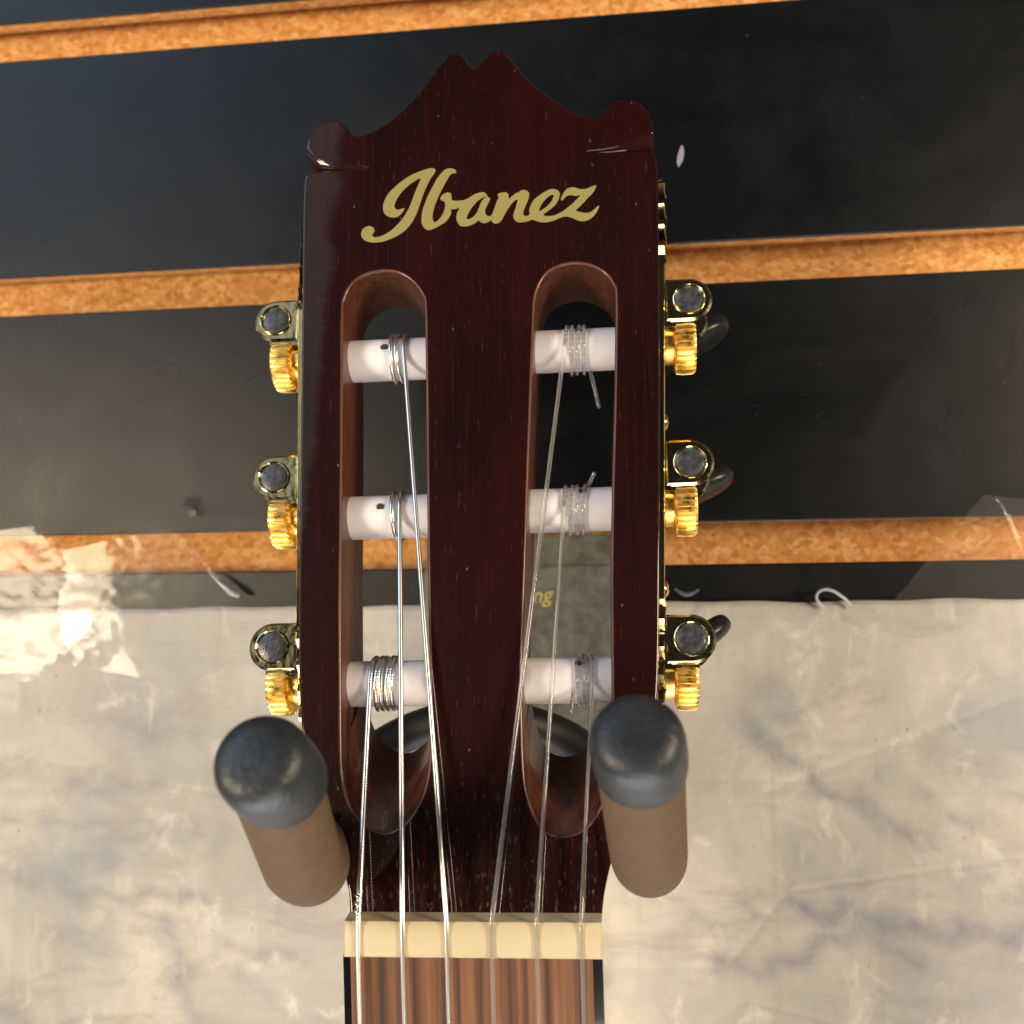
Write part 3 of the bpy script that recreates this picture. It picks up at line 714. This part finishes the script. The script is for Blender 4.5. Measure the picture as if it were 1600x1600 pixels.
# ---- tuning machines
PD = 0.0095                                     # depth of the roller axis
tabsL = [(428,501),(426,746),(418,1011)]; tabsR = [(1080,467),(1079,722),(1083,998)]
rowsL = [(604,563),(607,808),(608,1068)]; rowsR = [(896,548),(893,797),(888,1063)]
def edge_line(a, b):
    p, q = H(*a), H(*b); k = (q.x-p.x)/(q.z-p.z); return lambda z: p.x + k*(z-p.z)
eL, eR = edge_line((470, 420), (466.5, 1080)), edge_line((1030, 420), (1029.5, 1060))
def side_plate(s, xf, y0, y1):
    zt_, zb_ = H(740, y0, 0.006).z, H(740, y1, 0.006).z
    m = MB(); N = 90; L = zt_-zb_; th = 0.0014
    front = []
    for i in range(N+1):
        q = i/N; z = zt_ - q*L; e = min(q, 1-q)*L
        if e < 0.026:
            d = 0.0052 - 0.0030*(e/0.026) + 0.0012*math.sin(e*1100)
            if e < 0.003: d += 0.004*(1-e/0.003)
        else: d = 0.0022
        wd = 0.0006*max(0, math.sin(e*1100)) if e < 0.026 else 0
        front.append((z, d, wd))
    vs = []
    for (z, d, wd) in front:
        D = 0.0185 - (d-0.0022)
        x = xf(z); xo = x + s*(th + wd)
        vs += [(x, d, z), (x + s*(th+wd)*0.85, d, z), (xo, d+0.0003, z), (xo, D, z), (x, D, z)]
    fs = [tuple(range(5)), tuple(reversed(range(N*5, N*5+5)))]
    for i in range(N): fs += [(i*5+k, i*5+(k+1) % 5, (i+1)*5+(k+1) % 5, (i+1)*5+k) for k in range(5)]
    m.add(vs, fs); o = m.build('tuner_plate', M_gold, gt, angle=30)
    return o
pL = side_plate(-1, eL, 325, 1150); pR = side_plate(1, eR, 288, 1135)
def screw(px, py, xf, s, par):
    p = H(px, py, 0.009); x = xf(p.z); m = MB()
    m.lathe((x + s*0.0011, 0.009, p.z), (s, 0, 0), [(0, 0.0022), (0.0004, 0.0022), (0.0010, 0.0018), (0.0014, 0.0010), (0.0015, 0.0002)], 20)
    return m.build('screw', M_gold, par, angle=50)
for (px, py) in ((1043, 660), (1043, 920)): screw(px, py, eR, 1, pR)
for (px, py) in ((458, 668), (458, 925)): screw(px, py, eL, -1, pL)

def make_tuner(s):
    """local frame: plate face at x=0, worm centre at z=0, depth along y; s = side"""
    m = MB(); R_ = 0.0053; cx = 0.0056; t = 0.0012
    def tab(d):
        pts = [(0, -R_), (cx, -R_)] + [(cx + R_*math.sin(a), -R_*math.cos(a)) for a in [math.pi*k/20 for k in range(1, 20)]] + [(cx, R_), (0, R_)]
        if s < 0: pts = [(-x, z) for x, z in pts]
        else: pts = list(pts)
        if area2(pts) < 0: pts.reverse()
        q = inset(pts, 0.0006); n = len(pts)
        vs = [(x, d, z) for x, z in q] + [(x, d+0.0005, z) for x, z in pts] + [(x, d+t, z) for x, z in pts]
        fs = [tuple(range(n)), tuple(range(3*n-1, 2*n-1, -1))]
        for k in (0, 1): fs += [(k*n+i, k*n+(i+1) % n, (k+1)*n+(i+1) % n, (k+1)*n+i) for i in range(n)]
        m.add(vs, fs)
    tab(0.0); tab(0.0125)
    m.box((min(0, s*0.0012), 0.0003, -R_), (max(0, s*0.0012), 0.0130, R_))
    m.box((min(0, s*0.007), 0.0006, -R_ - 0.0009), (max(0, s*0.007), 0.0022, -R_ + 0.0002))
    br = m.build('tuner_bracket', M_bracket, None, angle=30)
    m = MB(); ax = Vector((0, -1, 0)); o_ = Vector((s*cx, 0, 0))
    m.lathe(o_ + Vector((0, 0.003, 0)), ax, [(0, 0.0038), (0.0033, 0.0038), (0.0035, 0.00372), (0.00355, 0.0036), (0.0034, 0.0034), (0.0020, 0.0033)], 36)
    rg = m.build('collar', M_gold, br, angle=40)
    m = MB(); m.lathe(o_ + Vector((0, 0.003, 0)), ax, [(0, 0.00335), (0.0030, 0.00335), (0.0031, 0.0032), (0.00312, 0.0010)], 36)
    m.lathe(o_ + Vector((0, 0.001, 0)), (0, 1, 0), [(0, 0.0025), (0.012, 0.0025)], 20)
    m.build('worm_stud', M_stud, br, angle=40)
    m = MB(); m.lathe(o_ + Vector((0, 0.0135, 0)), (0, 1, 0), [(0, 0.0034), (0.002, 0.0036), (0.003, 0.0024), (0.007, 0.0022), (0.009, 0.0032), (0.0105, 0.0032)], 24)
    m.build('shaft', M_gold, br, angle=40)
    return br
def make_gear(s, cxy, par):
    m = MB(); T = 30; seg = T*6; org = Vector(cxy)
    prof = [(0.0018, 0.0046), (0.0021, 0.0060), (0.0024, 0.0067), (0.0040, 0.0069), (0.0062, 0.0068), (0.0068, 0.0064), (0.0070, 0.0046)]
    def rf(i, k, r):
        if i in (0, 6): return r
        ph = (k % 6)/6
        return r - (0.0006 if ph > 0.45 else 0.0) * (1 if i in (2, 3, 4) else 0.6)
    m.tube_r(org, Vector((s, 0, 0)), prof, seg, 0, rf)
    m.tube_r(org, Vector((s, 0, 0)), [(-0.0002, 0.0046), (0.0021, 0.0044)], 30, 0)
    return m.build('gear', M_gear, par, angle=25)
def make_button(s, ang, par, L=0.0118):
    # flat rounded thumb button, long axis turned by ang about the worm shaft
    m = MB(); nu, nv = 36, 20; vs = []; fs = []
    def sp(v, e): return math.copysign(abs(v)**e, v)
    for j in range(nv+1):
        ph = -math.pi/2 + math.pi*j/nv
        for i in range(nu):
            th = 2*math.pi*i/nu
            a = L*sp(math.cos(ph), .6)*sp(math.cos(th), .8); b = 0.0036*sp(math.cos(ph), .6)*sp(math.sin(th), .7)
            b *= 0.75 + 0.35*(a/L)**2
            c = 0.0075*sp(math.sin(ph), .8)
            vs.append((s*0.0056 + a*math.cos(ang) - b*math.sin(ang), 0.030 + c, a*math.sin(ang) + b*math.cos(ang)))
    for j in range(nv):
        for i in range(nu):
            i2 = (i+1) % nu; fs.append((j*nu+i, j*nu+i2, (j+1)*nu+i2, (j+1)*nu+i))
    m.add(vs, fs); return m.build('button', M_button, par, angle=60)
def helix(x0, x1, zc, r, turns, start, n=26):
    out = []; N = int(turns*n)
    for i in range(N+1):
        q = i/N; a = start + 2*math.pi*turns*q
        jx = 0.00022*math.sin(a*0.5+x0*9000)*min(1, q*6); out.append((x0+(x1-x0)*q + jx, PD - r*math.cos(a), zc + r*math.sin(a)))
    return out
TD = 0.0030
for s, tabs, rows, xf in ((-1, tabsL, rowsL, eL), (1, tabsR, rowsR, eR)):
    for i in range(3):
        tp = H(*tabs[i], TD); px_ = xf(tp.z); br = make_tuner(s); br.parent = gt
        xo = px_ + s*0.0014
        br.location = (xo, TD, tp.z)
        rp = H(*rows[i], PD)
        make_gear(s, (0, PD - TD, rp.z - tp.z), br)
        ang = [math.radians(30), math.radians(24), math.radians(36)][i] if s > 0 else math.radians([84, 96, 88][i])
        make_button(s, ang, br, 0.0138 if s > 0 else 0.0115)
        # roller across the slot
        x0 = px_ - s*0.002
        xin = H(740, 700).x - s*(-0.001)
        xend = H(668 if s < 0 else 815, rows[i][1]).x - s*0.006
        m = MB(); L = abs(xend-x0); R0 = 0.00505
        m.lathe((x0, PD, rp.z), (-s, 0, 0), [(0, 0.0035), (0.0064, 0.0035), (0.0066, R0-0.0004), (0.0070, R0), (L, R0)], 48)
        hx = H(600 if s < 0 else (905, 903, 893)[i], 555, PD - R0).x
        zz_ = rp.z + (0.0012 if s < 0 else 0.003)
        m.lathe((hx, PD - math.sqrt(max(0, R0**2 - (zz_-rp.z)**2)) + 0.0004, zz_), (0, -1, 0), [(0, 0.0009), (0.0005, 0.0009)], 16, 1)
        m.build('roller', [M_post, M_dark], br, angle=40).matrix_parent_inverse = Matrix.Translation(-Vector(br.location))

# ---- strings
NUTZ = (zt1 + zb)/2
def string(kind, nut_px, row, s, r, wind_px, turns, tail=None, low_px=None):
    """wind_px: (first px, last px) of the coil; the string leaves at the first"""
    rp = H(*row, PD); R0 = 0.00505 + r
    x0 = H(wind_px[0], row[1], PD-R0).x; x1 = H(wind_px[1], row[1], PD-R0).x
    hel = helix(x0, x1, rp.z, R0, turns, math.radians(8))
    xn = H(nut_px, 1445, -0.0050).x; xb = H(low_px or nut_px, 1600, -0.0050).x
    top = Vector(hel[0]); nutp = Vector((xn, -0.0050 - r*0.4, zt1 + 0.0002)); nute = Vector((xn, -0.0041 - r*0.2, zb))
    pre = [top.lerp(nutp, q) for q in [k/40 for k in range(1, 40)]]
    end = Vector(P3(xb, nlen, 0.0030))
    path = [end, nute.lerp(end, 0.5), nute, nutp.lerp(nute, 0.5), nutp] + pre[::-1] + [Vector(h) for h in hel]
    if tail: path += [Vector(t) for t in tail(Vector(hel[-1]), rp)]
    m = MB(); m.tube(path, r, 12)
    return m, path
def tail_out(px_, py_, d=-0.003, mid=None):
    def f(h, rp):
        e = H(px_, py_, d); a = h.lerp(e, 0.15) + Vector((0, -0.0012, 0))
        return [a, h.lerp(e, 0.5) + Vector((0, -0.0008, 0)), e]
    return f
lab = 'silver wound bass string'
specs = [('w', 560, rowsL[2], -1, 0.00060, (578, 616), 4.45, None, 559),
         ('w', 629, rowsL[1], -1, 0.00056, (624, 604), 1.5, None, 630),
         ('w', 698, rowsL[0], -1, 0.00052, (630, 603), 2.45, None, 701),
         ('n', 768, rowsR[0], 1, 0.00050, (884, 918), 3.5, tail_out(936, 636, 0.004), 768),
         ('n', 838, rowsR[1], 1, 0.00046, (882, 915), 3.3, tail_out(928, 740, 0.002), 842),
         ('n', 908, rowsR[2], 1, 0.00040, (926, 900), 3.3, tail_out(893, 1115, 0.001), 912)]
for kd, npx, row, s, r, wp, tn, tl, lp in specs:
    m, path = string(kd, npx, row, s, r, wp, tn, tl, lp)
    if r > 0.00058:
        # the wrap wire: a fine ripple along the length
        P = []; 
        acc = 0.0; out = [Vector(path[0])]
        for a, b in zip(path[:-1], path[1:]):
            L = (b-a).length; k = max(1, int(L/0.00014)) 
            for j in range(1, k+1): out.append(a.lerp(b, j/k))
        m = MB(); m.tube(out, [r*(1.0 + 0.03*(1 if (i % 4) < 2 else -1)) for i in range(len(out))], 10)
    o = m.build('string', M_steel if kd == 'w' else M_nylon, gt, angle=180)
    o['label'] = lab if kd == 'w' else 'clear nylon treble string'
# ball of twisted wire where the lowest bass string meets the nut
m = MB(); a = H(561, 1392, -0.0045); b = H(559, 1428, -0.0052)
pts = []
for i in range(60):
    q = i/59; p = a.lerp(b, q); th = q*2*math.pi*3
    pts.append(p + Vector((0.00052*math.cos(th), 0.00052*math.sin(th), 0)))
m.tube(pts, 0.00026, 8); m.build('string_wrap', M_steel, gt, angle=180)
